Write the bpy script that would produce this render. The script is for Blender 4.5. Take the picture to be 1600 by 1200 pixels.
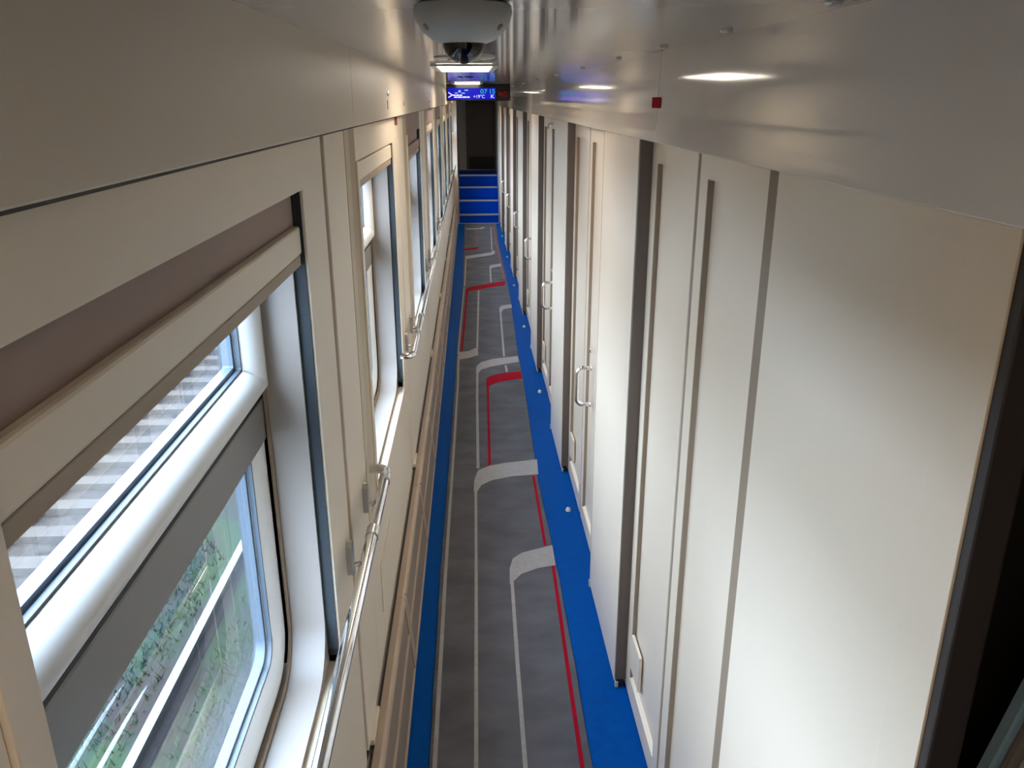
import bpy, bmesh, math, random
from mathutils import Vector, Matrix
random.seed(7)
for o in list(bpy.data.objects): bpy.data.objects.remove(o, do_unlink=True)
S = bpy.context.scene
COL = S.collection

# ------------------------------------------------------------------ camera
PITCH, YAW, ROLL = 0.333847, 0.048233, -0.002395
fw = Vector((math.sin(YAW)*math.cos(PITCH), math.cos(YAW)*math.cos(PITCH), -math.sin(PITCH)))
rt = Vector((math.cos(YAW), -math.sin(YAW), 0)); up = rt.cross(fw)
rt, up = math.cos(ROLL)*rt + math.sin(ROLL)*up, -math.sin(ROLL)*rt + math.cos(ROLL)*up
cd = bpy.data.cameras.new('camera'); cam = bpy.data.objects.new('camera', cd); COL.objects.link(cam)
cd.sensor_fit = 'HORIZONTAL'; cd.sensor_width = 36; cd.lens = 1272.7*36/1600; cd.clip_start = 0.01; cd.clip_end = 400
m = Matrix((rt, up, -fw)).transposed().to_4x4(); m.translation = (0, 0, 1.9); cam.matrix_world = m
S.camera = cam

# ------------------------------------------------------------------ sky light (bright overcast day) and exposure
W = bpy.data.worlds.new('overcast'); S.world = W; W.use_nodes = True
wn = W.node_tree; wn.nodes.clear()
wo = wn.nodes.new('ShaderNodeOutputWorld'); wb = wn.nodes.new('ShaderNodeBackground')
tc = wn.nodes.new('ShaderNodeTexCoord'); sx = wn.nodes.new('ShaderNodeSeparateXYZ'); rp = wn.nodes.new('ShaderNodeValToRGB')
wn.links.new(tc.outputs['Generated'], sx.inputs[0]); wn.links.new(sx.outputs['Z'], rp.inputs[0]); wn.links.new(rp.outputs[0], wb.inputs[0]); wn.links.new(wb.outputs[0], wo.inputs[0])
rp.color_ramp.elements[0].position = 0.0; rp.color_ramp.elements[0].color = (0.24, 0.315, 0.42, 1)
rp.color_ramp.elements[1].position = 1.0; rp.color_ramp.elements[1].color = (0.63, 0.83, 1.11, 1)
wb.inputs[1].default_value = 15.0
LAMP = 6.5          # radiance of the ceiling luminaires
S.view_settings.view_transform = 'Standard'; S.view_settings.look = 'None'; S.view_settings.gamma = 1
S.view_settings.use_curve_mapping = False; S.view_settings.exposure = 1.14

# ------------------------------------------------------------------ materials
def _mat(name):
    m = bpy.data.materials.new(name); m.use_nodes = True
    return m, m.node_tree, m.node_tree.nodes['Principled BSDF']
def mat(name, col, rough=.5, metal=0., spec=.5, noise=0., nscale=20., bump=0., bscale=200., coat=0., stretch=(1,1,1)):
    m, t, b = _mat(name)
    b.inputs['Base Color'].default_value = (*col, 1); b.inputs['Roughness'].default_value = rough
    b.inputs['Metallic'].default_value = metal; b.inputs['Specular IOR Level'].default_value = spec
    b.inputs['Coat Weight'].default_value = coat; b.inputs['Coat Roughness'].default_value = .05
    if noise or bump:
        g = t.nodes.new('ShaderNodeTexCoord'); mp = t.nodes.new('ShaderNodeMapping'); mp.inputs['Scale'].default_value = stretch
        t.links.new(g.outputs['Object'], mp.inputs[0])
    if noise:
        n = t.nodes.new('ShaderNodeTexNoise'); n.inputs['Scale'].default_value = nscale; n.inputs['Detail'].default_value = 5
        r = t.nodes.new('ShaderNodeValToRGB')
        r.color_ramp.elements[0].position = .3; r.color_ramp.elements[1].position = .7
        r.color_ramp.elements[0].color = (*[c*(1-noise) for c in col], 1); r.color_ramp.elements[1].color = (*[min(1, c*(1+noise)) for c in col], 1)
        t.links.new(mp.outputs[0], n.inputs[0]); t.links.new(n.outputs[0], r.inputs[0]); t.links.new(r.outputs[0], b.inputs['Base Color'])
    if bump:
        n2 = t.nodes.new('ShaderNodeTexNoise'); n2.inputs['Scale'].default_value = bscale; n2.inputs['Detail'].default_value = 3
        bp = t.nodes.new('ShaderNodeBump'); bp.inputs['Strength'].default_value = bump; bp.inputs['Distance'].default_value = .002
        t.links.new(mp.outputs[0], n2.inputs[0]); t.links.new(n2.outputs[0], bp.inputs['Height']); t.links.new(bp.outputs[0], b.inputs['Normal'])
    return m
def emis(name, col, s):
    m, t, b = _mat(name)
    b.inputs['Base Color'].default_value = (0, 0, 0, 1); b.inputs['Specular IOR Level'].default_value = .05; b.inputs['Emission Color'].default_value = (*col, 1)
    b.inputs['Emission Strength'].default_value = s; b.inputs['Roughness'].default_value = .3
    return m
def glass(name, tint, refl=1.0):
    m = bpy.data.materials.new(name); m.use_nodes = True; t = m.node_tree; t.nodes.clear()
    o = t.nodes.new('ShaderNodeOutputMaterial'); mx = t.nodes.new('ShaderNodeMixShader'); tr = t.nodes.new('ShaderNodeBsdfTransparent')
    gl = t.nodes.new('ShaderNodeBsdfGlossy'); lw = t.nodes.new('ShaderNodeLayerWeight'); lw.inputs[0].default_value = .5
    tr.inputs[0].default_value = (*tint, 1); gl.inputs['Roughness'].default_value = .01
    pw = t.nodes.new('ShaderNodeMath'); pw.operation = 'POWER'; pw.inputs[1].default_value = 5
    ma = t.nodes.new('ShaderNodeMath'); ma.operation = 'MULTIPLY_ADD'; ma.inputs[1].default_value = .95; ma.inputs[2].default_value = .045
    t.links.new(lw.outputs['Facing'], pw.inputs[0]); t.links.new(pw.outputs[0], ma.inputs[0])
    t.links.new(ma.outputs[0], mx.inputs[0]); t.links.new(tr.outputs[0], mx.inputs[1]); t.links.new(gl.outputs[0], mx.inputs[2]); t.links.new(mx.outputs[0], o.inputs[0])
    return m
CREAM = (.745, .635, .495)
M = dict(
 cream=mat('cream_laminate', CREAM, .38, noise=.015, nscale=3, bump=.03, bscale=260),
 cream_r=mat('cream_door_laminate', (.78, .645, .49), .28, noise=.015, nscale=3, bump=.03, bscale=260),
 beige=mat('beige_soffit', (.66, .565, .445), .42, noise=.02, nscale=2, bump=.03, bscale=200),
 tan=mat('tan_trim', (.50, .40, .28), .45),
 tanlip=mat('tan_blind_lip', (.36, .27, .18), .5),
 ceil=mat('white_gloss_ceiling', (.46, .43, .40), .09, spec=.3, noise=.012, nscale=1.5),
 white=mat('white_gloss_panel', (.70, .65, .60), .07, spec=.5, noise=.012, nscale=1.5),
 mauve=mat('mauve_blind_board', (.30, .20, .165), .55),
 jamb=mat('dark_brown_jamb', (.04, .031, .026), .6),
 taupe=mat('taupe_edge_profile', (.135, .10, .078), .5),
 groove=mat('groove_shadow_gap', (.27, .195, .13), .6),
 black=mat('black_rubber', (.012, .012, .012), .6),
 gasket=mat('slate_gasket', (.042, .05, .055), .6, spec=.2),
 reveal=mat('light_grey_reveal', (.34, .295, .255), .33),
 sash=mat('white_window_sash', (.86, .84, .80), .28),
 transom=mat('grey_transom', (.25, .235, .22), .45),
 spacer=mat('blue_grey_spacer', (.10, .13, .16), .4),
 glass=glass('window_glass', (.93, .935, .935)),
 chrome=mat('chrome', (.82, .83, .84), .09, metal=1),
 steel=mat('brushed_steel', (.55, .55, .54), .3, metal=1),
 heater=mat('brown_beige_radiator_cover', (.43, .32, .235), .45, noise=.02, nscale=6),
 grille=mat('radiator_grille', (.27, .205, .155), .55, bump=.4, bscale=400, stretch=(1, 8, 1)),
 blue=mat('blue_linoleum', (.0005, .060, .265), .5, spec=.03, noise=.08, nscale=30, bump=.15, bscale=500),
 stairblue=mat('blue_stair_covering', (.001, .05, .42), .6, spec=.02, noise=.06, nscale=30),
 nosing=mat('grey_stair_nosing', (.36, .36, .38), .4),
 carpet=mat('grey_carpet', (.118, .112, .122), .95, spec=.1, noise=.20, nscale=5, bump=.8, bscale=700, stretch=(1, 1.6, 1)),
 c_beige=mat('carpet_beige_yarn', (.35, .32, .305), .95, spec=.1, noise=.08, nscale=60, bump=.8, bscale=700),
 c_red=mat('carpet_red_yarn', (.32, .005, .018), .95, spec=.1, noise=.08, nscale=60, bump=.8, bscale=700),
 c_dull=mat('carpet_faded_red_yarn', (.25, .11, .115), .95, spec=.1, noise=.08, nscale=60, bump=.8, bscale=700),
 plastic=mat('grey_white_plastic', (.48, .48, .46), .4),
 lens=mat('black_glass_dome', (.004, .004, .006), .04, spec=.8),
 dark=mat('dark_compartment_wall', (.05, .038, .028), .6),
 endwall=mat('grey_vestibule_wall', (.52, .48, .43), .6),
 darkwood=mat('dark_brown_door', (.11, .085, .068), .5),
 red=mat('red_sticker', (.30, .008, .015), .9, spec=.05),
 bluetag=mat('blue_sticker', (.10, .12, .36), .5),
 redcord=mat('red_brown_strap', (.22, .05, .03), .6),
 screen=mat('display_black', (.006, .006, .008), .15),
 led_blue=emis('led_blue', (.012, .012, .62), .42), led_white=emis('led_white', (.85, .80, 1), .5),
 led_green=emis('led_green', (.03, .7, .22), .42), led_red=emis('led_red', (.55, .003, .003), .16), led_cyan=emis('led_cyan', (.3, .65, 1), .42),
 lamp=emis('lamp_diffuser', (1.0, .885, .73), LAMP),
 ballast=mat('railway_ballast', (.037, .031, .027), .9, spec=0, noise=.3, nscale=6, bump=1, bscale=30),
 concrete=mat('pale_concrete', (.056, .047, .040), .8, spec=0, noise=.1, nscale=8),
 rail=mat('polished_rail', (.10, .10, .10), .35, metal=1), rust=mat('rusty_rail', (.022, .021, .021), .6, spec=0, noise=.2, nscale=20),
 sheet=mat('white_bed_sheet', (.75, .76, .76), .8), bluecloth=mat('pale_blue_mattress', (.42, .62, .72), .8), greycloth=mat('grey_brown_binding', (.35, .31, .28), .8), jacket=mat('black_jacket', (.008, .008, .011), .9),
 berth=mat('dark_grey_berth', (.05, .05, .055), .8), leaf=mat('grass_leaf', (.024, .042, .019), .8, spec=0, noise=.3, nscale=3),
)
# ground: gravel with a grassy verge, in world-fixed patches
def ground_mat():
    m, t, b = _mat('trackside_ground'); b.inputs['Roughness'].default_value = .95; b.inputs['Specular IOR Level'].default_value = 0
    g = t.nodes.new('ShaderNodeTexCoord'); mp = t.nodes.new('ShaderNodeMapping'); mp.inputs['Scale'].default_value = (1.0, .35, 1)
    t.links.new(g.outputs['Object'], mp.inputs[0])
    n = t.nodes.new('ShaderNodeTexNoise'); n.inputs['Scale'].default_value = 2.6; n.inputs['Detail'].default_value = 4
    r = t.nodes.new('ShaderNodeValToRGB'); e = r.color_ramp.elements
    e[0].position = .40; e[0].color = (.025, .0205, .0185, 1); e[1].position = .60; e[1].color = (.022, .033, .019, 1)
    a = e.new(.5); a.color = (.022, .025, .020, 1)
    t.links.new(mp.outputs[0], n.inputs[0]); t.links.new(n.outputs[0], r.inputs[0]); t.links.new(r.outputs[0], b.inputs['Base Color'])
    return m
M['ground'] = ground_mat()

# ------------------------------------------------------------------ mesh helpers
def link(name, me, parent=None, **kw):
    o = bpy.data.objects.new(name, me); COL.objects.link(o)
    if parent is not None: o.parent = parent
    for k, v in kw.items(): o[k] = v
    return o
def bm_obj(name, bm, mt, parent=None, smooth=False, **kw):
    bmesh.ops.recalc_face_normals(bm, faces=bm.faces)
    me = bpy.data.meshes.new(name); bm.to_mesh(me); bm.free()
    me.materials.append(M[mt] if isinstance(mt, str) else mt)
    if smooth:
        me.polygons.foreach_set('use_smooth', [True]*len(me.polygons))
        try: me.set_sharp_from_angle(angle=math.radians(38))
        except Exception: pass
    return link(name, me, parent, **kw)
def box(bm, x0, x1, y0, y1, z0, z1, bev=0., seg=2):
    vs = [bm.verts.new((x, y, z)) for x in (x0, x1) for y in (y0, y1) for z in (z0, z1)]
    f = [bm.faces.new([vs[i] for i in q]) for q in ((0,1,3,2),(4,6,7,5),(0,4,5,1),(2,3,7,6),(0,2,6,4),(1,5,7,3))]
    if bev: bmesh.ops.bevel(bm, geom=list({e for q in f for e in q.edges}), offset=bev, segments=seg, profile=.5, affect='EDGES')
def B(name, mt, parent, x0, x1, y0, y1, z0, z1, bev=0., **kw):
    bm = bmesh.new(); box(bm, x0, x1, y0, y1, z0, z1, bev); return bm_obj(name, bm, mt, parent, **kw)
def prism(bm, pts, y0, y1):                      # profile in X,Z swept along Y
    a = [bm.verts.new((x, y0, z)) for x, z in pts]; b = [bm.verts.new((x, y1, z)) for x, z in pts]
    bm.faces.new(a); bm.faces.new(b[::-1]); n = len(pts)
    for i in range(n): bm.faces.new((a[i], b[i], b[(i+1) % n], a[(i+1) % n]))
def flat(bm, pts, z0, z1):                       # polygon in X,Y with thickness
    a = [bm.verts.new((x, y, z0)) for x, y in pts]; b = [bm.verts.new((x, y, z1)) for x, y in pts]
    bm.faces.new(a[::-1]); bm.faces.new(b); n = len(pts)
    for i in range(n): bm.faces.new((a[i], a[(i+1) % n], b[(i+1) % n], b[i]))
def rrect(y0, y1, z0, z1, rb, rtp, n=8):         # rounded rectangle in Y,Z: bottom and top corner radii
    pts = []
    for cy, cz, r, a0 in ((y1-rb, z0+rb, rb, -90), (y1-rtp, z1-rtp, rtp, 0), (y0+rtp, z1-rtp, rtp, 90), (y0+rb, z0+rb, rb, 180)):
        for i in range(n+1):
            a = math.radians(a0+90*i/n); pts.append((cy+r*math.cos(a), cz+r*math.sin(a)))
    return pts
def ring(bm, outer, inner, x0, x1, bev=0.):      # frame between two outlines, from x0 to x1
    L = [[bm.verts.new((x, y, z)) for y, z in p] for x in (x0, x1) for p in (outer, inner)]
    n = len(outer); oa, ia, ob, ib = L
    for i in range(n):
        j = (i+1) % n
        for q in ((oa[i], oa[j], ia[j], ia[i]), (ob[i], ib[i], ib[j], ob[j]), (oa[i], ob[i], ob[j], oa[j]), (ia[i], ia[j], ib[j], ib[i])):
            try: bm.faces.new(q)
            except ValueError: pass
def rounded_ring(bm, y0, y1, z0, z1, w, rb, rtp, x0, x1, crown):   # frame with a rounded (crowned) face towards the corridor
    k = 5; loops = []
    for i in range(k+1):
        s = i/k; d = w*s; x = x1 + crown*math.sin(math.pi*min(max(s, 0), 1))
        loops.append((d, x))
    loops = [(0, x0)] + loops + [(w, x0)]
    vs = []
    for d, x in loops:
        vs.append([bm.verts.new((x, y, z)) for y, z in rrect(y0+d, y1-d, z0+d, z1-d, max(rb-d, .004), max(rtp-d, .004))])
    n = len(vs[0])
    for a, b in zip(vs, vs[1:]+vs[:1]):
        for i in range(n): bm.faces.new((a[i], a[(i+1) % n], b[(i+1) % n], b[i]))
def tube(bm, pts, r, n=14):
    rings = []; pts = [Vector(p) for p in pts]; prev = None
    for i, p in enumerate(pts):
        t = (pts[min(i+1, len(pts)-1)]-pts[max(i-1, 0)]).normalized()
        u = prev - prev.dot(t)*t if prev is not None else (Vector((0, 0, 1)).cross(t) if abs(t.z) < .9 else Vector((1, 0, 0)).cross(t))
        u.normalize(); prev = u; v = t.cross(u)
        rings.append([bm.verts.new(p + r*(math.cos(2*math.pi*k/n)*u + math.sin(2*math.pi*k/n)*v)) for k in range(n)])
    for a, b in zip(rings, rings[1:]):
        for k in range(n): bm.faces.new((a[k], a[(k+1) % n], b[(k+1) % n], b[k]))
    bm.faces.new(rings[0][::-1]); bm.faces.new(rings[-1])
def lathe(bm, prof, c, axis='z', n=32):          # profile (radius, height) about an axis through c
    rings = []
    for r, h in prof:
        row = []
        for k in range(n):
            a = 2*math.pi*k/n; u, v = r*math.cos(a), r*math.sin(a)
            row.append(bm.verts.new((c[0]+u, c[1]+v, c[2]+h) if axis == 'z' else (c[0]+h, c[1]+u, c[2]+v)))
        rings.append(row)
    for a, b in zip(rings, rings[1:]):
        for k in range(n): bm.faces.new((a[k], a[(k+1) % n], b[(k+1) % n], b[k]))
    bm.faces.new(rings[0][::-1]); bm.faces.new(rings[-1])
def arc(c, r, a0, a1, e1, e2, n=8):              # points on an arc spanned by unit vectors e1, e2
    c, e1, e2 = Vector(c), Vector(e1), Vector(e2)
    return [c + r*(math.cos(math.radians(a0+(a1-a0)*i/n))*e1 + math.sin(math.radians(a0+(a1-a0)*i/n))*e2) for i in range(n+1)]
def root(name, loc=(0, 0, 0), **kw): 
    o = link(name, None, None, **kw); o.location = loc; return o
def struct(name): return root(name, kind='structure')
def thing(name, label, cat, group=None):
    o = root(name, label=label, category=cat)
    if group: o['group'] = group
    return o
def tag(o, label, cat, group=None):
    o['label'] = label; o['category'] = cat
    if group: o['group'] = group
    return o
CL= [(-0.163, 1.659), (-0.161, 1.947), (-0.161, 2.725), (-0.163, 2.998), (-0.154, 3.847), (-0.144, 5.276), (-0.14, 6.632), (-0.12, 7.765), (-0.112, 8.996), (-0.121, 13.196)]
CR= [(0.333, 1.634), (0.335, 1.922), (0.341, 2.699), (0.341, 2.972), (0.338, 3.126), (0.326, 3.944), (0.349, 5.45), (0.35, 6.322), (0.378, 8.062), (0.382, 8.84), (0.379, 9.707), (0.369, 11.483), (0.395, 13.234)]
STRIPES = [
 ('beige',0.014,[(-0.144, 1.658), (-0.142, 1.946), (-0.139, 2.997), (-0.135, 3.501), (-0.129, 4.166), (-0.12, 5.476), (-0.124, 6.155)]),
 ('beige',0.013,[(-0.019, 1.652), (-0.017, 1.94), (-0.009, 2.99), (-0.005, 3.824)]),
 ('beige',0.014,[(0.131, 1.644), (0.131, 1.932), (0.134, 2.435), (0.14, 2.934)]),
 ('red',0.014,[(0.299, 1.635), (0.302, 1.923), (0.31, 2.38), (0.323, 3.053)]),
 ('red',0.014,[(0.304, 3.226), (0.304, 3.945)]),
 ('red',0.016,[(0.073, 4.096), (0.091, 5.464)]),
 ('beige',0.016,[(0.009, 4.058), (0.014, 5.203), (0.021, 5.805)]),
 ('beige',0.016,[(0.239, 5.732), (0.236, 5.887)]),
 ('beige',0.016,[(0.233, 6.118), (0.244, 6.812), (0.258, 7.639)]),
 ('red',0.018,[(-0.1, 6.293), (-0.064, 8.472)]),
 ('beige',0.012,[(-0.127, 6.207), (-0.115, 7.271), (-0.095, 8.662)]),
 ('beige',0.016,[(0.025, 6.377), (0.058, 8.495)]),
 ('dull',0.022,[(0.35, 9.072), (0.342, 10.3), (0.339, 11.651), (0.344, 13.166)]),
 ('beige',0.016,[(0.198, 8.909), (0.212, 9.798)]),
 ('beige',0.016,[(0.262, 10.966), (0.301, 13.098)]),
 ('beige',0.016,[(-0.085, 10.416), (-0.091, 8.727)]),
 ('dull',0.02,[(0.064, 11.287), (0.065, 12.975)]),
]
BANDS = [
 ('beige',[(-0.016, 3.781), (-0.012, 3.915), (0.009, 4.033), (0.073, 4.088), (0.162, 4.121), (0.34, 4.158), (0.332, 3.968), (0.189, 3.948), (0.086, 3.91), (0.024, 3.852), (0.003, 3.78)]),
 ('beige',[(0.13, 2.925), (0.135, 3.042), (0.152, 3.119), (0.194, 3.165), (0.252, 3.19), (0.336, 3.224), (0.334, 3.058), (0.255, 3.036), (0.183, 2.995), (0.148, 2.943), (0.141, 2.914)]),
 ('beige',[(0.009, 5.714), (0.017, 5.883), (0.052, 5.978), (0.143, 6.055), (0.341, 6.12), (0.343, 5.97), (0.237, 5.919), (0.114, 5.854), (0.05, 5.796), (0.03, 5.713)]),
 ('red',[(0.079, 5.423), (0.084, 5.578), (0.104, 5.627), (0.156, 5.676), (0.228, 5.709), (0.346, 5.741), (0.343, 5.57), (0.268, 5.546), (0.174, 5.501), (0.113, 5.442), (0.099, 5.409)]),
 ('beige',[(-0.128, 6.242), (-0.041, 6.281), (0.016, 6.368), (0.032, 6.367), (0.03, 6.163), (-0.041, 6.091), (-0.125, 6.054)]),
 ('beige',[(0.245, 7.564), (0.253, 7.73), (0.278, 7.8), (0.375, 7.855), (0.374, 7.71), (0.291, 7.663), (0.269, 7.563)]),
 ('red',[(-0.076, 8.411), (-0.072, 8.581), (-0.05, 8.66), (0.357, 8.968), (0.361, 8.899), (0.341, 8.74), (0.143, 8.616), (-0.043, 8.47), (-0.056, 8.38)]),
 ('beige',[(0.202, 9.678), (0.201, 9.839), (0.231, 9.92), (0.352, 10.004), (0.349, 9.83), (0.234, 9.736), (0.221, 9.677)]),
 ('beige',[(-0.093, 10.349), (-0.094, 10.531), (0.244, 10.795), (0.274, 10.941), (0.299, 10.914), (0.297, 10.719), (0.256, 10.603), (-0.068, 10.347)]),
 ('red',[(-0.12, 10.965), (-0.118, 11.101), (0.043, 11.21), (0.075, 11.26), (0.078, 11.13), (0.051, 11.03)]),
 ('beige',[(-0.096, 12.849), (-0.096, 12.965), (0.126, 13.005), (0.189, 13.141), (0.197, 13.015), (0.145, 12.901)]),
]
P = 1.725                                        # compartment and window pitch along the corridor
Y0, Y1 = -1.35, 13.6                             # corridor ends (rear wall, foot of the stairs)
YE = 15.5                                        # end door behind the stairs
def cz(y): return 2.003 + .0042*y                # ceiling height (the ceiling rises slightly along the car)
def sl(y): return 1.841 + .0030*y                # lower edge of the left soffit
def sr(y): return 1.798 + .0028*y                # lower edge of the right soffit
XW, XA, XB = -.29, .46, .497                     # left wall face, right wall proud face, right wall recessed face

def slope_box(name, mt, parent, x0, x1, y0, y1, zl, zh, bev=0., **kw):   # box whose lower/upper edges follow functions of y
    bm = bmesh.new(); box(bm, x0, x1, y0, y1, 0, 1, 0)
    for v in bm.verts: v.co.z = (zh if v.co.z > .5 else zl)(v.co.y)
    if bev: bmesh.ops.bevel(bm, geom=bm.edges[:], offset=bev, segments=2, profile=.5, affect='EDGES')
    return bm_obj(name, bm, mt, parent, **kw)

# ================================================================== floor
fl = B('floor', 'blue', None, -.46, 2.45, Y0-.05, Y1, -.06, 0, kind='structure', label='bright blue linoleum corridor floor under the carpet runner', category='floor')
B('floor_rear_slab', 'black', fl, -.46, 2.45, Y0-.05, YE+.1, -.12, -.06)

# ================================================================== ceiling with seams, luminaires and fittings
ce = struct('ceiling'); tag(ce, 'glossy white flat ceiling of wide panels above the corridor', 'ceiling')
SEAMS = [Y0-.05, 2.035, 5.485, 8.935, 12.385, YE+.1]
for a, b in zip(SEAMS, SEAMS[1:]):
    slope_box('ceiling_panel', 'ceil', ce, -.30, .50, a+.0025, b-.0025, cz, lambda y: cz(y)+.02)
B('backing', 'groove', ce, -.47, 2.45, Y0-.05, YE+.1, 2.10, 2.13)
for y in (1.0, 1.41, 1.865, 2.43, 3.2, 4.15, 5.3, 6.7, 8.3):                          # panel latches near the right edge
    bm = bmesh.new(); lathe(bm, [(.0105, 0), (.0105, -.002), (.0085, -.0045), (.004, -.005)], (.416, y, cz(y)), n=16)
    bm_obj('latch', bm, 'steel', ce, True)

# ================================================================== soffits
tr1 = struct('trim_1'); tag(tr1, 'beige soffit panel above the windows along the left wall', 'trim')
for a, b in zip([Y0-.05, 1.945, 5.395, 8.845, 12.3], [1.945, 5.395, 8.845, 12.3, YE]):
    slope_box('soffit_panel', 'beige', tr1, -.33, -.262, a+.0015, b-.0015, sl, lambda y: cz(y)+.012, bev=.002)
slope_box('shadow_gap', 'jamb', tr1, XW-.001, XW+.0012, Y0, Y1-.1, lambda y: sl(y)-.0085, lambda y: sl(y)+.004)  # dark strip on the wall, painting the shadow line under the soffit
def keyhole(y, z, blue):
    bm = bmesh.new(); lathe(bm, [(.008, 0), (.008, .003), (.005, .005)], (-.262, y, z), axis='x', n=14)
    k = bm_obj('latch', bm, 'steel', tr1, True)
    if blue: B('sticker', 'bluetag', tr1, -.2622, -.2612, y-.012, y+.012, z-.048, z-.02)
keyhole(2.77, 1.925, True); keyhole(3.42, 1.893, False); keyhole(5.6, 1.90, True); keyhole(8.1, 1.91, False)
tr2 = struct('trim_2'); tag(tr2, 'glossy white soffit panel above the compartment doors', 'trim')
for a, b in zip([Y0-.05, 2.06, 5.51, 8.96, 12.41], [2.06, 5.51, 8.96, 12.41, Y1+.1]):
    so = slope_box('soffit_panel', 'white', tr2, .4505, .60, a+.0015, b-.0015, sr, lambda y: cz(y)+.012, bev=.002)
    for v in so.data.vertices:
        if v.co.z > 1.95 and v.co.x < .47: v.co.x += .006
tag(B('red_sticker', 'red', None, .4503, .4513, 2.018, 2.112, 1.884, 1.909), 'small red sticker across the seam of the white soffit panels', 'sticker')

# ================================================================== left wall
wl = struct('wall_left'); tag(wl, 'cream laminate side wall with window openings and grooved piers', 'wall')
KS = range(0, 8)
B('rear_panel', 'cream', wl, -.44, XW, Y0, .451-.0375, .315, 1.90, bev=.002)
for k in KS:
    o = k*P; a, b = .451+o, 1.427+o               # window opening
    n = a + P                                     # next opening
    last = k == 7
    z0, zt = .80, 1.757
    yb = min(n, Y1) if not last else Y1
    slope_box('header_panel', 'cream' if k < 2 else 'mauve', wl, -.44, XW, a-.037, b+.004, lambda y: zt, lambda y: sl(y)+.01, bev=.0015)
    B('sill_panel', 'cream', wl, -.44, XW, a-.037, b+.2295, .315, z0-.002, bev=.0015)
    B('pier_panel', 'cream', wl, -.44, XW, b, b+.2265, z0, 1.90, bev=.003)
    B('groove_strip', 'groove', wl, -.44, XW-.008, b+.2265, min(b+.2675, Y1), .315, 1.90)
    if b+.27 < Y1:
        B('pier_panel', 'cream', wl, -.44, XW, b+.2675, b+.537, .315, 1.90, bev=.003)
        bm = bmesh.new(); prism_pts = [(-.46, 0), (-.46, 1), (XW, 1), (XW, 0)]
        vs = [(-.44, b+.537), (XW+.001, b+.537), (XW-.010, b+.60), (XW-.010, n-.065), (XW, n-.037), (-.44, n-.037)]
        flat(bm, vs, .80, 1.90); bm_obj('tan_strip', bm, 'tan', wl)
        B('sill_panel', 'cream', wl, -.44, XW, b+.537, n-.037, .315, .80, bev=.0015)
    B('edge_trim', 'cream', wl, -.44, XW+.004, a-.037, a, z0, 1.757, bev=.002)
    B('edge_trim', 'cream', wl, -.44, XW+.004, b, b+.018, z0, 1.757, bev=.002)
    B('sill_trim', 'cream', wl, -.372, XW+.006, a-.037, b+.018, z0-.02, z0, bev=.004)
    for q in (.279, .279+P/2):
        if b+q+.13 < Y1 and False: pass
    if b+.435 < Y1: B('clip_tab', 'cream', wl, XW-.02, XW+.0095, b+.303, b+.433, .2995, .316, bev=.001)
B('shadow_gap', 'black', wl, -.44, XW-.006, Y0, Y1, .285, .316)
B('base_panel', 'cream', wl, -.44, XW, Y0, Y1-.1, 0, .286)
B('hatch_cover', 'cream', wl, XW, XW+.003, 2.12, 2.42, .44, .60, bev=.001)
B('outer_skin', 'endwall', wl, -.455, -.441, Y0-.05, YE+.1, -.12, .79)
B('outer_skin', 'endwall', wl, -.455, -.441, Y0-.05, YE+.1, 1.757, 2.13)
wv = struct('wall_vestibule'); tag(wv, 'brown and grey side panels flanking the blue stairs', 'wall')
B('flank_panel', 'heater', wv, -.46, -.216, Y1-.1, YE, 0, 1.45); B('flank_panel', 'endwall', wv, -.46, -.216, Y1-.1+.04, YE, 1.45, 2.1)
B('flank_upper', 'cream', wl, -.455, XW, Y1-.1, Y1-.06, .8, 1.9)
tag(B('strap', 'redcord', None, -.2895, -.281, 3.30, 3.325, 1.815, 1.85), 'short red-brown strap hanging below the beige soffit', 'strap')

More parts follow.
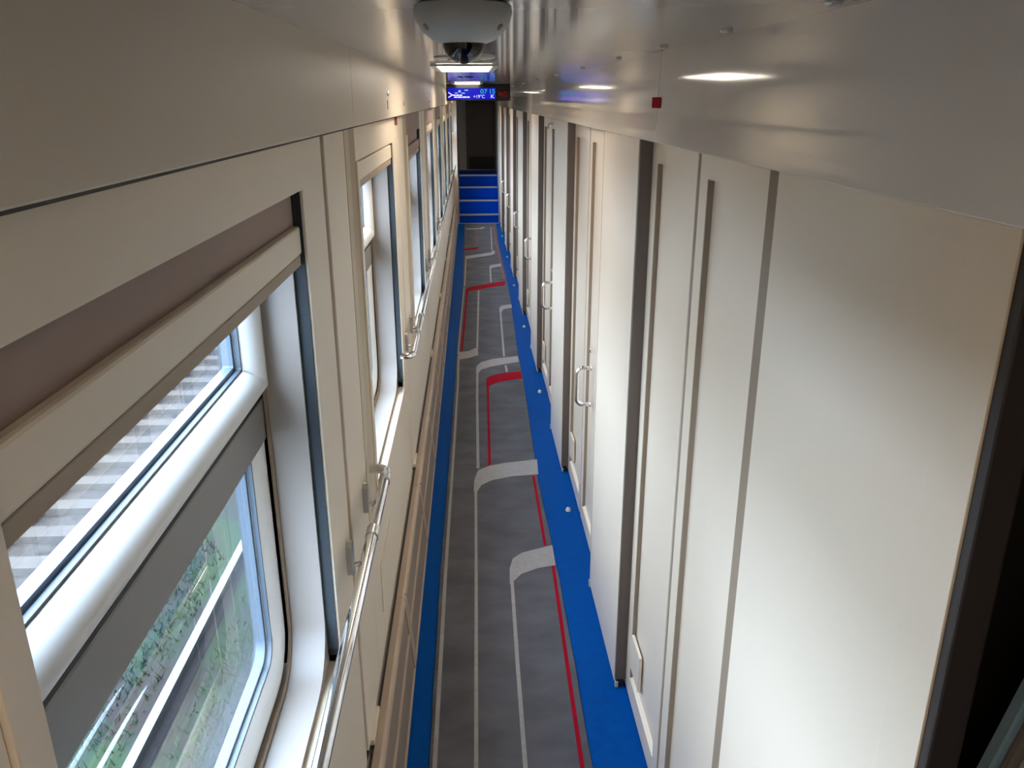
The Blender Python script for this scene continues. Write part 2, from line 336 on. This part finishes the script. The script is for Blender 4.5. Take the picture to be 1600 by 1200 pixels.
# ================================================================== windows
for k in KS:
    o = k*P; a, b = .451+o, 1.427+o
    w = struct('window_%d' % (k+1)); tag(w, 'white framed train window with tilting upper sash and rounded lower pane', 'window', 'train windows along the left wall')
    for y_ in (a-.001, b-.004): B('gasket', 'gasket', w, -.312, XW-.001, y_, y_+.005, .835, 1.757)
    B('sill_strip', 'tan', w, -.312, XW-.001, a, b, .797, .801); B('corner_plug', 'black', w, -.312, XW-.001, b-.005, b+.001, .822, .835)
    bm = bmesh.new(); ring(bm, rrect(a-.001, b+.001, .799, 1.757, .002, .002), rrect(a+.012, b-.012, .812, 1.745, .11, .01), -.378, -.312)
    bm_obj('reveal', bm, 'reveal', w, True)
    bm = bmesh.new(); ring(bm, rrect(a-.001, b+.001, .799, 1.757, .002, .002), rrect(a+.02, b-.02, .82, 1.74, .10, .01), -.384, -.378)
    bm_obj('seal', bm, 'groove', w, True)
    bm = bmesh.new(); rounded_ring(bm, a+.004, b-.004, .804, 1.385, .075, .12, .01, -.43, -.400, .014)
    bm_obj('lower_frame', bm, 'sash', w, True)
    bm = bmesh.new(); rounded_ring(bm, a+.004, b-.004, 1.395, 1.75, .066, .012, .012, -.43, -.398, .030)
    s = bm_obj('upper_sash', bm, 'sash', w, True)
    bm = bmesh.new(); box(bm, -.43, -.386, a+.004, b-.004, 1.312, 1.392, .004); bm_obj('transom', bm, 'transom', w)
    B('transom_seal', 'black', w, -.42, -.3875, a+.004, b-.004, 1.390, 1.397)
    # glazing: two panes with a spacer between them
    for nm, z0, z1, rb in (('lower', .879, 1.312, .045), ('upper', 1.461, 1.684, .006)):
        ya, yb = a+.079 if nm == 'lower' else a+.07, b-.079 if nm == 'lower' else b-.07
        bm = bmesh.new(); ring(bm, rrect(ya-.006, yb+.006, z0-.006, z1+.006, rb+.004, .006), rrect(ya+.010, yb-.010, z0+.010, z1-.002, max(rb-.008, .004), .004), -.430, -.412)
        ring(bm, rrect(ya-.006, yb+.006, z0-.006, z1+.006, rb+.004, .006), rrect(ya+.004, yb-.004, z0+.004, z1-.001, max(rb-.004, .004), .004), -.409, -.401)
        bm_obj('spacer', bm, 'spacer', w, True)
        for x in (-.4105, -.4315):
            bm = bmesh.new(); bm.faces.new([bm.verts.new((x, y, z)) for y, z in rrect(ya-.005, yb+.005, z0-.005, z1+.005, rb, .006)])
            bm_obj('pane', bm, 'glass', w)
    bm = bmesh.new(); ring(bm, rrect(a-.001, b+.001, .799, 1.757, .03, .03), rrect(a+.065, b-.065, .865, 1.70, .06, .03), -.440, -.4335)
    bm_obj('outer_frame', bm, 'gasket', w)
    # blind: headboard, pull bar and lip
    d = -.05 if k in (0, 2) else 0.
    B('blind_board', 'mauve', w, -.330, -.304, a+.003, b-.003, 1.70+min(d, 0), 1.757)
    B('blind_bar', 'mauve' if k == 2 else 'cream', w, -.330, -.293, a+.004, b-.013, 1.703+d, 1.751+d, bev=.004)
    B('blind_lip', 'tanlip', w, -.334, -.296, a+.004, b-.013, 1.683+d, 1.702+d, bev=.002)
    B('blind_guide', 'black', w, -.330, -.300, b-.012, b-.004, 1.683+d, 1.757)

# ================================================================== right wall: proud panels, recessed door leaves
wr = struct('wall_right'); tag(wr, 'cream compartment partition with proud panels and dark edge profiles', 'wall')
def inset(bm, x, y0, y1, z0, z1, iy0, iy1, iz0, iz1, th=.03, dep=.013):   # leaf with a recessed field, corridor face at x
    O = [(y0, z0), (y1, z0), (y1, z1), (y0, z1)]; I = [(iy0, iz0), (iy1, iz0), (iy1, iz1), (iy0, iz1)]
    J = [(iy0+.003, iz0+.010), (iy1-.003, iz0+.010), (iy1-.003, iz1-.003), (iy0+.003, iz1-.003)]
    vo = [bm.verts.new((x, *p)) for p in O]; vi = [bm.verts.new((x, *p)) for p in I]; vj = [bm.verts.new((x+dep, *p)) for p in J]; vb = [bm.verts.new((x+th, *p)) for p in O]
    for i in range(4):
        j = (i+1) % 4
        bm.faces.new((vo[i], vo[j], vi[j], vi[i])); bm.faces.new((vi[i], vi[j], vj[j], vj[i])); bm.faces.new((vo[j], vo[i], vb[i], vb[j]))
    bm.faces.new(vj); bm.faces.new(vb[::-1])
YC = [.66] + [2.295+P*i for i in range(7)] + [Y1+.05]
door_n = 0
for u in range(8):
    c, nx = YC[u], YC[u+1]; sc = (nx-c)/1.635
    if u == 7: sc = P/1.635
    ae = c + .575*sc
    if u < 7 or True:
        ae = min(ae, Y1+.04)
        th = .034 if u == 0 else .055
        B('proud_panel', 'cream_r', wr, XA, XA+th, c+.001, ae, .012, 1.86, bev=.003)
        if u == 0: B('edge_strip', 'cream_r', wr, XA-.0025, XA+.001, c+.001, c+.072, .012, 1.86, bev=.001)
        bm = bmesh.new(); box(bm, XA+.001, XA+th+.003, c-.012, c+.004, .03, 1.86, .003); bm_obj('edge_profile', bm, 'jamb' if u == 0 else 'taupe', wr)
        B('profile_foot', 'black', wr, XA+.004, XA+.03, c-.012, c+.012, 0, .03); B('profile_clip', 'plastic', wr, XA+.001, XA+.012, c-.016, c-.004, .0, .022, bev=.002)
        B('floor_guide', 'plastic', wr, XA-.004, XA+.02, ae-.012, ae+.004, 0, .03, bev=.002)
    if u == 7: break
    s0, s1 = c+.60*sc, c+1.135*sc                       # leaf
    f0, f1 = c+1.160*sc, nx-.006                        # fixed panel
    ztop = 1.88
    bm = bmesh.new(); inset(bm, XB, f0, f1, .012, ztop, c+1.21*sc, nx-.075, .088, 1.745)
    fp = bm_obj('fixed_panel', bm, 'cream_r', wr)
    B('bead', 'groove', wr, XB+.0005, XB+.0135, nx-.081, nx-.0755, .092, 1.742)
    B('service_plate', 'cream_r', wr, XB-.002, XB+.008, nx-.205, nx-.082, .135, .262, bev=.002)
    B('joint', 'groove', wr, XB+.0025, XB+.03, s1-.002, f0+.002, .012, ztop)
    bm = bmesh.new(); inset(bm, XB, ae-.06, s1, .012, ztop, c+.815*sc, c+1.077*sc, .088, 1.745)
    B('bead', 'groove', wr if u == 0 else wr, XB+.0005, XB+.0135, c+1.077*sc-.006, c+1.077*sc-.0005, .092, 1.742)
    if u == 0:
        bm_obj('fixed_panel', bm, 'cream_r', wr)
        B('leaf_strip', 'groove', wr, XB-.004, XB+.001, ae-.02, ae+.126, .012, ztop)  # brown strip on the panel face beside the proud panel
        continue
    door_n += 1
    d = struct('door_%d' % door_n); tag(d, 'cream sliding compartment door with recessed panel and chrome pull handle', 'door', 'sliding compartment doors')
    bm_obj('leaf', bm, 'cream_r', d)
    B('leaf_strip', 'groove', d, XB-.004, XB+.001, ae-.02, ae+.15+.06*sc, .012, ztop)  # brown strip along the leaf, next to the proud panel
    hy = c+.925*sc - .005
    h = [(XB, hy, .832), (XB-.03, hy, .832)] + arc((XB-.035, hy, .805), .027, 90, 180, (1, 0, 0), (0, 0, 1), 6) + arc((XB-.035, hy, .695), .027, 180, 270, (1, 0, 0), (0, 0, 1), 6) + [(XB-.03, hy, .668), (XB, hy, .668)]
    bm = bmesh.new(); tube(bm, h, .0092, 12); hd = bm_obj('handle', bm, 'chrome', d, True)
    for z in (.832, .668):
        bm = bmesh.new(); lathe(bm, [(.013, 0), (.013, -.004), (.009, -.006)], (XB, hy, z), axis='x', n=16); bm_obj('rosette', bm, 'chrome', hd, True)
    bm = bmesh.new(); lathe(bm, [(.011, .001), (.011, -.008), (.006, -.012)], (XB, hy+.005, .908), axis='x', n=16); bm_obj('lock', bm, 'chrome', d, True)
    if u == 2:
        bm = bmesh.new(); tube(bm, [(XB, s1-.12, 1.775), (XB-.025, s1-.12, 1.775), (XB-.03, s1-.12, 1.76), (XB-.03, s1-.12, 1.745)], .006, 10); bm_obj('coat_hook', bm, 'plastic', d, True)
# backing that closes the compartments, and the open compartment beside the camera
B('closing_panel', 'groove', wr, .545, .56, 1.30, Y1+.1, 0, 2.09)
B('flank_panel', 'endwall', wv, .452, .60, Y1+.1, YE, 0, 2.1)
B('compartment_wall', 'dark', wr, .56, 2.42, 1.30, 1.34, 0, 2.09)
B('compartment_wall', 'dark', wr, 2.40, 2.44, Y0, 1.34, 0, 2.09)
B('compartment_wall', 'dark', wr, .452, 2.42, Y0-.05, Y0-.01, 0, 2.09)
B('proud_panel', 'cream_r', wr, XA, XA+.055, Y0, -.42, .012, 1.86)
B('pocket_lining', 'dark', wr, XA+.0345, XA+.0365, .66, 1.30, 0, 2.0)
B('wall_rear', 'cream', None, -.46, .46, Y0-.05, Y0, 0, 2.1, kind='structure', label='cream wall closing the corridor behind the camera', category='wall')

# ================================================================== stairs and vestibule
st = thing('staircase', 'blue staircase with grey nosings rising at the far end of the corridor', 'stairs')
steps = [(13.60, .147), (13.85, .347), (14.10, .540), (14.35, .716)]
zp = 0
for i, (y, z) in enumerate(steps):
    ye = steps[i+1][0] if i < 3 else YE
    B('step', 'stairblue' if i < 3 else 'stairblue', st, -.205, .447, y, ye, zp if i else .0, z-.001)
    B('nosing', 'nosing', st, -.205, .447, y-.014, y+.035, z-.020, z+.004, bev=.003)
    zp = 0
B('nosing', 'nosing', st, -.205, .447, Y1-.06, Y1-.001, 0, .006, bev=.002)
for x in (-.212, .443): B('stringer', 'nosing', st, x, x+.010, Y1-.02, Y1+.008, 0, .73)
B('landing', 'nosing', st, -.205, .447, 15.30, YE, .716, .722)
we = B('wall_end', 'endwall', None, -.46, .60, YE, YE+.04, 0, 2.1, kind='structure', label='grey vestibule wall around the dark end door', category='wall')
d = struct('door_%d' % (door_n+1)); tag(d, 'dark brown end door above the blue stairs', 'door')
bm = bmesh.new(); inset(bm, 0, 0, .50, .722, 1.95, .06, .44, .98, 1.86, th=.035, dep=.01)
for v in bm.verts: v.co = Vector((-.05+v.co.y, YE-.04+v.co.x, v.co.z))
bm_obj('leaf', bm, 'darkwood', d)
B('kick_panel', 'black', d, -.03, .43, YE-.046, YE-.041, .735, .95)
for x0, x1 in ((-.075, -.05), (.45, .475)): B('frame', 'darkwood', d, x0, x1, YE-.05, YE, .722, 1.99)
B('frame', 'darkwood', d, -.075, .475, YE-.05, YE, 1.951, 2.0)

# ================================================================== carpet runner (coordinates on the floor, metres)
cp = thing('carpet_runner', 'dark grey carpet runner with beige and red line pattern on the blue floor', 'carpet')
bm = bmesh.new()
def interp(L, y):
    for (xa, ya), (xb, yb) in zip(L, L[1:]):
        if y <= yb or (xb, yb) == L[-1]: return xa+(xb-xa)*(y-ya)/(yb-ya)
N = 120; yA, yB = 1.0, 13.53
rows = []
for i in range(N+1):
    y = yA+(yB-yA)*i/N; l, r = interp(CL, y) + random.uniform(-.0015, .0015), interp(CR, y) + random.uniform(-.0015, .0015)
    rows.append([bm.verts.new(v) for v in ((l, y, .0005), (l+.002, y, .006), (l+(r-l)*.5, y, .006), (r-.002, y, .006), (r, y, .0005))])
for a, b in zip(rows, rows[1:]):
    for j in range(4): bm.faces.new((a[j], a[j+1], b[j+1], b[j]))
bm_obj('pile', bm, 'carpet', cp)
for i, (c, wd, pts) in enumerate(STRIPES):
    bm = bmesh.new(); L, R = [], []
    for j, p in enumerate(pts):
        q0, q1 = Vector(pts[max(j-1, 0)]), Vector(pts[min(j+1, len(pts)-1)]); t = (q1-q0).normalized(); nn = Vector((-t.y, t.x))
        L.append(tuple(Vector(p)+nn*wd/2)); R.append(tuple(Vector(p)-nn*wd/2))
    flat(bm, L+R[::-1], .0056, .0070); bm_obj('stripe', bm, 'c_'+c, cp)
for i, (c, pts) in enumerate(BANDS):
    bm = bmesh.new(); flat(bm, pts, .0056, .0074); bm_obj('band', bm, 'c_'+c, cp)

# ================================================================== radiator covers
seg = P/2; y = 2.41 - 4*seg; n = 0
ORD = 'first second third fourth fifth sixth seventh eighth ninth tenth eleventh twelfth thirteenth fourteenth fifteenth sixteenth seventeenth eighteenth'.split()
while y < Y1-.2:
    e = min(y+seg, Y1-.102)
    t = thing('radiator_cover', 'brown-beige grilled radiator cover along the wall, %s from the blue stairs' % ORD[16-n], 'radiator cover', 'radiator covers along the left wall')
    bm = bmesh.new(); prism(bm, [(-.289, 0), (-.289, .295), (-.262, .298), (-.255, .294), (-.2385, .117), (-.228, .003), (-.228, 0)], y+.001, e-.001)
    bm_obj('cover', bm, 'heater', t)
    B('gap_shade', 'black', t, -.2889, -.2815, y+.001, e-.001, .2945, .2985)  # black strip painted in as the dark gap between cover and wall
    def face(zv): return -.255 + (.294-zv)/.291*.027
    for z0, z1 in ((.178, .278), (.035, .150)):
        bm = bmesh.new(); pts = [(face(z0)-.008, z0), (face(z0)+.0012, z0), (face(z1)+.0012, z1), (face(z1)-.008, z1)]
        prism(bm, pts, y+.035, e-.035); bm_obj('grille', bm, 'grille', t)
    for z in (.286, .164, .024):
        bm = bmesh.new(); pts = [(face(z-.007)-.004, z-.007), (face(z-.007)+.005, z-.006), (face(z+.007)+.005, z+.006), (face(z+.007)-.004, z+.007)]
        prism(bm, pts, y+.03, e-.03); bm_obj('rib', bm, 'heater', t)
    for yy in (y+.0175, e-.0175):
        bm = bmesh.new(); pts = [(face(.02)-.004, .02), (face(.02)+.005, .021), (face(.285)+.005, .285), (face(.285)-.004, .286)]
        prism(bm, pts, yy-.015, yy+.015); bm_obj('rib', bm, 'heater', t)
    y += seg; n += 1

# ================================================================== handrails
def handrail(y0, y1, near_bend, far_bend, brackets, label):
    t = thing('handrail', label, 'handrail')
    X, Z, r = -.243, .955, .0135; rb = .032
    pts = []
    if near_bend: pts += [(XW, y0, Z)] + arc((X-rb+.0, y0+rb, Z), rb, -90, 0, (1, 0, 0), (0, 1, 0), 8)
    else: pts += [(X, y0, Z)]
    if far_bend: pts += arc((X-rb, y1-rb, Z), rb, 0, 90, (1, 0, 0), (0, 1, 0), 8) + [(XW, y1, Z)]
    else: pts += [(X, y1, Z)]
    bm = bmesh.new(); tube(bm, pts, r, 16); bm_obj('tube', bm, 'chrome', t, True)
    for yb in brackets:
        bm = bmesh.new()
        p = rrect(yb-.013, yb+.013, Z-.055, Z+.030, .0125, .0125, 6)
        a_ = [bm.verts.new((XW, *q)) for q in p]; b_ = [bm.verts.new((XW+.013, *q)) for q in p]
        bm.faces.new(b_)
        for i in range(len(p)): bm.faces.new((a_[i], a_[(i+1) % len(p)], b_[(i+1) % len(p)], b_[i]))
        br = bm_obj('bracket', bm, 'steel', t, True)
        bm = bmesh.new(); tube(bm, [(XW+.004, yb, Z-.03), (XW+.02, yb, Z-.03), (X-.006, yb, Z-.022), (X, yb, Z-.008)], .006, 10); bm_obj('arm', bm, 'chrome', br, True)
        bm = bmesh.new(); tube(bm, [(X, yb+.065, Z), (X, yb+.105, Z)], r+.002, 16); bm_obj('sleeve', bm, 'steel', t, True)
handrail(-.9, 2.04, False, True, (.10, 1.60, 1.89), 'polished chrome handrail crossing the window with the lowered blind bar')
handrail(3.08, 13.3, True, False, [v+P*i for i in range(1, 7) for v in (1.60, 1.89)], 'long chrome handrail beyond the window without a rail')

# ================================================================== door stops on the floor
for i in range(1, 7):
    yy = YC[i]+1.265; bm = bmesh.new()
    lathe(bm, [(.017, 0), (.016, .008), (.011, .015), (.004, .018)], (.447, yy, 0), n=16)
    for v in bm.verts: v.co.x = .447+(v.co.x-.447)*.8
    o = bm_obj('door_stop', bm, 'plastic', None, True); tag(o, 'grey dome floor stop at the %s handled door from the open compartment' % ORD[i-1], 'door stop', 'floor door stops')

# ================================================================== ceiling fittings
def luminaire(y0, y1, label):
    t = thing('ceiling_lamp', label, 'lamp')
    slope_box('diffuser', 'lamp', t, -.105, .075, y0, y1, lambda y: cz(y)-.006, lambda y: cz(y)-.0005)
    for x0, x1, a, b in ((-.125, -.105, y0-.02, y1+.02), (.075, .095, y0-.02, y1+.02), (-.105, .075, y0-.02, y0), (-.105, .075, y1, y1+.02)):
        slope_box('frame', 'plastic', t, x0, x1, a, b, lambda y: cz(y)-.008, lambda y: cz(y)-.0005)
luminaire(2.82, 3.42, 'bright ceiling lamp panel beyond the dome camera')
luminaire(-.63, -.03, 'added unseen ceiling lamp panel before the dome camera')  # unseen lamp behind the view, added to brighten the near soffits
luminaire(12.55, 13.1, 'added ceiling lamp panel above the foot of the blue stairs')  # lamp added at the regular spacing to brighten stairs and vestibule
luminaire(6.05, 6.6, 'bright ceiling lamp panel right before the information display')
luminaire(9.3, 9.9, 'bright ceiling lamp panel behind the information display')
t = thing('dome_camera', 'white dome security camera with black glass lens on the ceiling', 'camera')
cy_ = 1.03; c = (-.006, cy_, cz(cy_))
bm = bmesh.new(); lathe(bm, [(.050, 0), (.056, -.003), (.057, -.011), (.0545, -.020), (.047, -.031), (.036, -.040), (.026, -.0435), (.025, -.0425)], c, n=48); bm_obj('housing', bm, 'plastic', t, True)
bm = bmesh.new(); lathe(bm, [(.0245*math.cos(math.radians(a)), -.0425-.023*math.sin(math.radians(a))) for a in (0, 12, 25, 38, 52, 66, 80, 88)], c, n=40); bm_obj('lens_dome', bm, 'lens', t, True)
for sx_ in (-1, 1):
    bm = bmesh.new(); a = math.radians(-90+sx_*58); q = Vector((c[0]+.0495*math.cos(a), c[1]+.0495*math.sin(a), c[2]-.028))
    lathe(bm, [(.0045, -.0045), (.0045, .0), (.0025, .0005)], (0, 0, 0), n=12)
    R_ = Vector((0, 0, 1)).rotation_difference(Vector((math.cos(a)*.75, math.sin(a)*.75, -.66)))
    bmesh.ops.transform(bm, matrix=Matrix.Translation(q) @ R_.to_matrix().to_4x4(), verts=bm.verts); bm_obj('screw_hole', bm, 'groove', t, True)
t = thing('ceiling_speaker', 'flat round ceiling fitting with brownish centre before the lamp panel', 'speaker')
yy = 2.36; bm = bmesh.new(); lathe(bm, [(.082, 0), (.082, -.003), (.072, -.006), (.045, -.006)], (-.012, yy, cz(yy)), n=40); bm_obj('rim', bm, 'plastic', t, True)
bm = bmesh.new(); lathe(bm, [(.046, -.005), (.046, -.008), (.030, -.010)], (-.012, yy, cz(yy)), n=32); bm_obj('grille', bm, 'heater', t, True)
t = thing('ceiling_vent', 'pair of short black slots in the white ceiling before the display', 'vent')
for x0, x1 in ((-.058, -.036), (-.024, .022)): B('slot', 'black', t, x0, x1, 4.53, 4.60, cz(4.57)-.0035, cz(4.57)+.004)

# ================================================================== information display
t = thing('information_display', 'wide black LED information display with blue field hanging under the ceiling', 'display')
DY = 6.7; dx0, dx1, dz0, dz1 = -.180, .316, 1.906, cz(DY)
B('case', 'screen', t, dx0, dx1, DY, DY+.05, dz0, dz1-.001, bev=.003)
def U(px): return dx0 + (px-110)/1305*(dx1-dx0)
def V(py): return dz1 - (py-470)/365*(dz1-dz0)
sc_ = B('blue_field', 'led_blue', t, U(150), U(1112), DY-.003, DY-.0005, V(800), V(565))
B('red_field', 'screen', t, U(1140), U(1390), DY-.003, DY-.0005, V(800), V(565))
def glyph(txt, px0, px1, py0, py1, mt, par):
    cu = bpy.data.curves.new('glyph', 'FONT'); cu.body = txt; cu.extrude = .0006
    o = bpy.data.objects.new('glyph', cu); COL.objects.link(o)
    bpy.context.view_layer.update(); dg = bpy.context.evaluated_depsgraph_get(); me = bpy.data.meshes.new_from_object(o.evaluated_get(dg)); bpy.data.objects.remove(o, do_unlink=True)
    xs = [v.co.x for v in me.vertices]; ys = [v.co.y for v in me.vertices]
    for v in me.vertices:
        fx = (v.co.x-min(xs))/(max(xs)-min(xs)); fy = (v.co.y-min(ys))/(max(ys)-min(ys))
        v.co = Vector((U(px0)+fx*(U(px1)-U(px0)), DY-.0042+(-v.co.z), V(py1)+fy*(V(py0)-V(py1))))
    me.materials.clear(); me.materials.append(M[mt]); link('lettering', me, par)
glyph('07', 805, 945, 590, 682, 'led_green', t); glyph('15', 1000, 1096, 590, 682, 'led_green', t)
glyph('+19°C', 662, 890, 705, 780, 'led_white', t); glyph('K', 1018, 1092, 702, 780, 'led_white', t); glyph('WC', 1165, 1360, 640, 745, 'led_red', t)
glyph('>', 150, 235, 645, 775, 'led_white', t)
def bar(px0, px1, py0, py1, mt): B('caption', mt, t, U(px0), U(px1), DY-.0045, DY-.0028, V(py1), V(py0))
for a_, b_ in ((240, 300), (310, 372), (382, 432)): bar(a_, b_, 702, 730, 'led_white')
for a_, b_ in ((270, 330), (340, 430), (440, 520), (530, 585)): bar(a_, b_, 742, 772, 'led_white')
bar(480, 555, 598, 622, 'led_cyan'); bar(285, 345, 660, 680, 'led_cyan'); bar(415, 490, 662, 682, 'led_cyan')
bm = bmesh.new(); n_ = 14
flat(bm, [(math.cos(2*math.pi*i/n_), math.sin(2*math.pi*i/n_)) for i in range(n_)], 0, 1)
for v in bm.verts: v.co = Vector((U(382)+v.co.x*(U(410)-U(382)), DY-.0045+v.co.z*.0015, V(632)+v.co.y*(V(605)-V(632))))
bm_obj('weather_symbol', bm, 'led_cyan', t)

# ================================================================== open compartment: berth, bedding, hanging jacket
t = thing('berth', 'dark grey berth in the unlit compartment beside the open doorway', 'berth')
B('cushion', 'berth', t, .62, 2.38, .80, 1.29, .36, .48, bev=.02); B('base', 'dark', t, .64, 2.38, .82, 1.29, 0, .36)
t = thing('folded_mattress', 'pale blue mattress with white sheet leaning on the dark berth', 'mattress')
for nm, mt, xo, y0_, y1_ in (('cover', 'bluecloth', 0, .925, .955), ('binding', 'greycloth', .004, .902, .924), ('sheet', 'sheet', .008, .80, .901)):
    bm = bmesh.new(); prism(bm, [(.645+xo, .481), (1.45, .481), (1.45, 1.22), (.825+xo, 1.22)], y0_, y1_); bmesh.ops.bevel(bm, geom=bm.edges[:], offset=.006, segments=2, affect='EDGES'); bm_obj(nm, bm, mt, t)
bm = bmesh.new(); jk = [(.0, 1.62), (.06, 1.60), (.16, 1.54), (.20, 1.40), (.19, 1.10), (.21, .86), (-.18, .86), (-.16, 1.12), (-.18, 1.42), (-.13, 1.55), (-.05, 1.60)]
for i, (px, pz) in enumerate(jk): pass
rings = []
for s_, dd in ((.0, .75), (.05, 1.0), (.10, .85)):
    rings.append([bm.verts.new((1.55+px*dd, 1.29-s_ , 1.24+(pz-1.24)*(.5+.5*dd)+.0)) for px, pz in jk])
for a_, b_ in zip(rings, rings[1:]):
    for i in range(len(jk)): bm.faces.new((a_[i], a_[(i+1) % len(jk)], b_[(i+1) % len(jk)], b_[i]))
bm.faces.new(rings[0]); bm.faces.new(rings[-1][::-1])
tag(bm_obj('jacket', bm, 'jacket', None, True), 'black jacket hanging on the wall of the unlit compartment', 'jacket')

# ================================================================== trackside outside the windows
GZ = -2.45
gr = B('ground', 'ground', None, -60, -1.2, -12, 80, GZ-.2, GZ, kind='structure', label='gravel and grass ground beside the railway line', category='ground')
bm = bmesh.new(); prism(bm, [(-3.7, GZ), (-4.15, GZ+.14), (-7.1, GZ+.14), (-7.6, GZ)], -12, 80)
tk = thing('railway_track', 'railway track of pale concrete sleepers outside the windows', 'track')
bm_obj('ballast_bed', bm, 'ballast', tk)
def rail_prof(x, z): return [(x-.07, z), (x+.07, z), (x+.065, z+.012), (x+.012, z+.03), (x+.012, z+.12), (x+.036, z+.13), (x+.036, z+.165), (x-.036, z+.165), (x-.036, z+.13), (x-.012, z+.12), (x-.012, z+.03), (x-.065, z+.012)]
for x in (-4.72, -6.24):
    bm = bmesh.new(); prism(bm, rail_prof(x, GZ+.20), -12, 80); bm_obj('rail', bm, 'rust', tk)
bm = bmesh.new(); prism(bm, [(-.14, 0), (-.11, .10), (.11, .10), (.14, 0)], 0, 2.7)
for v in bm.verts: v.co = Vector((v.co.y-6.83, v.co.x, v.co.z+GZ+.11))
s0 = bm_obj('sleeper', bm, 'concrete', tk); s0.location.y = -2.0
for i in range(1, 62):
    s = s0.copy(); COL.objects.link(s); s.parent = tk; s.location.y = -2.0+i*.6
t = thing('spare_rail', 'shiny steel rail lying on the grassy verge', 'rail')
bm = bmesh.new(); prism(bm, [p for i, p in enumerate(rail_prof(-2.36, GZ)) if i not in (5, 6, 7, 8)], -6, 60); bm_obj('web', bm, 'rust', t)
bm = bmesh.new(); prism(bm, [(-2.396, GZ+.121), (-2.324, GZ+.121), (-2.324, GZ+.165), (-2.396, GZ+.165)], -6, 60); bm_obj('head', bm, 'rail', t)
# grass tufts on the verge, on either side of the spare rail
def grass(cx, sd, n, label):
    bm = bmesh.new()
    for i in range(n):
        y = random.uniform(1, 26); x = min(max(random.gauss(cx, sd), cx-.2), cx+.2)
        if math.sin(y*1.1+x*2)+math.sin(y*.37+1) < -.35: continue
        h = random.uniform(.03, .10); a = random.uniform(0, 6.28); dx_, dy_ = .008*math.cos(a), .008*math.sin(a); lx, ly = random.uniform(-.06, .06), random.uniform(-.06, .06)
        bm.faces.new([bm.verts.new(p) for p in ((x-dx_, y-dy_, GZ), (x+dx_, y+dy_, GZ), (x+lx, y+ly, GZ+h))])
    tag(bm_obj('verge_grass', bm, 'leaf', None), label, 'grass')['kind'] = 'stuff'
grass(-1.98, .13, 9000, 'green grass tufts between the train and the spare rail')
grass(-2.75, .14, 6000, 'green grass tufts between the spare rail and the track')

# ------------------------------------------------------------------ put every Empty at the base of its thing
bpy.context.view_layer.update()
for o in list(COL.objects):
    if o.type == 'EMPTY' and o.parent is None and o.children:
        pts = [o_.matrix_world @ Vector(v) for o_ in o.children_recursive for v in o_.bound_box]
        b = Vector(((min(p.x for p in pts)+max(p.x for p in pts))/2, (min(p.y for p in pts)+max(p.y for p in pts))/2, min(p.z for p in pts)))
        o.location = b
        for ch in o.children: ch.location = ch.location - b
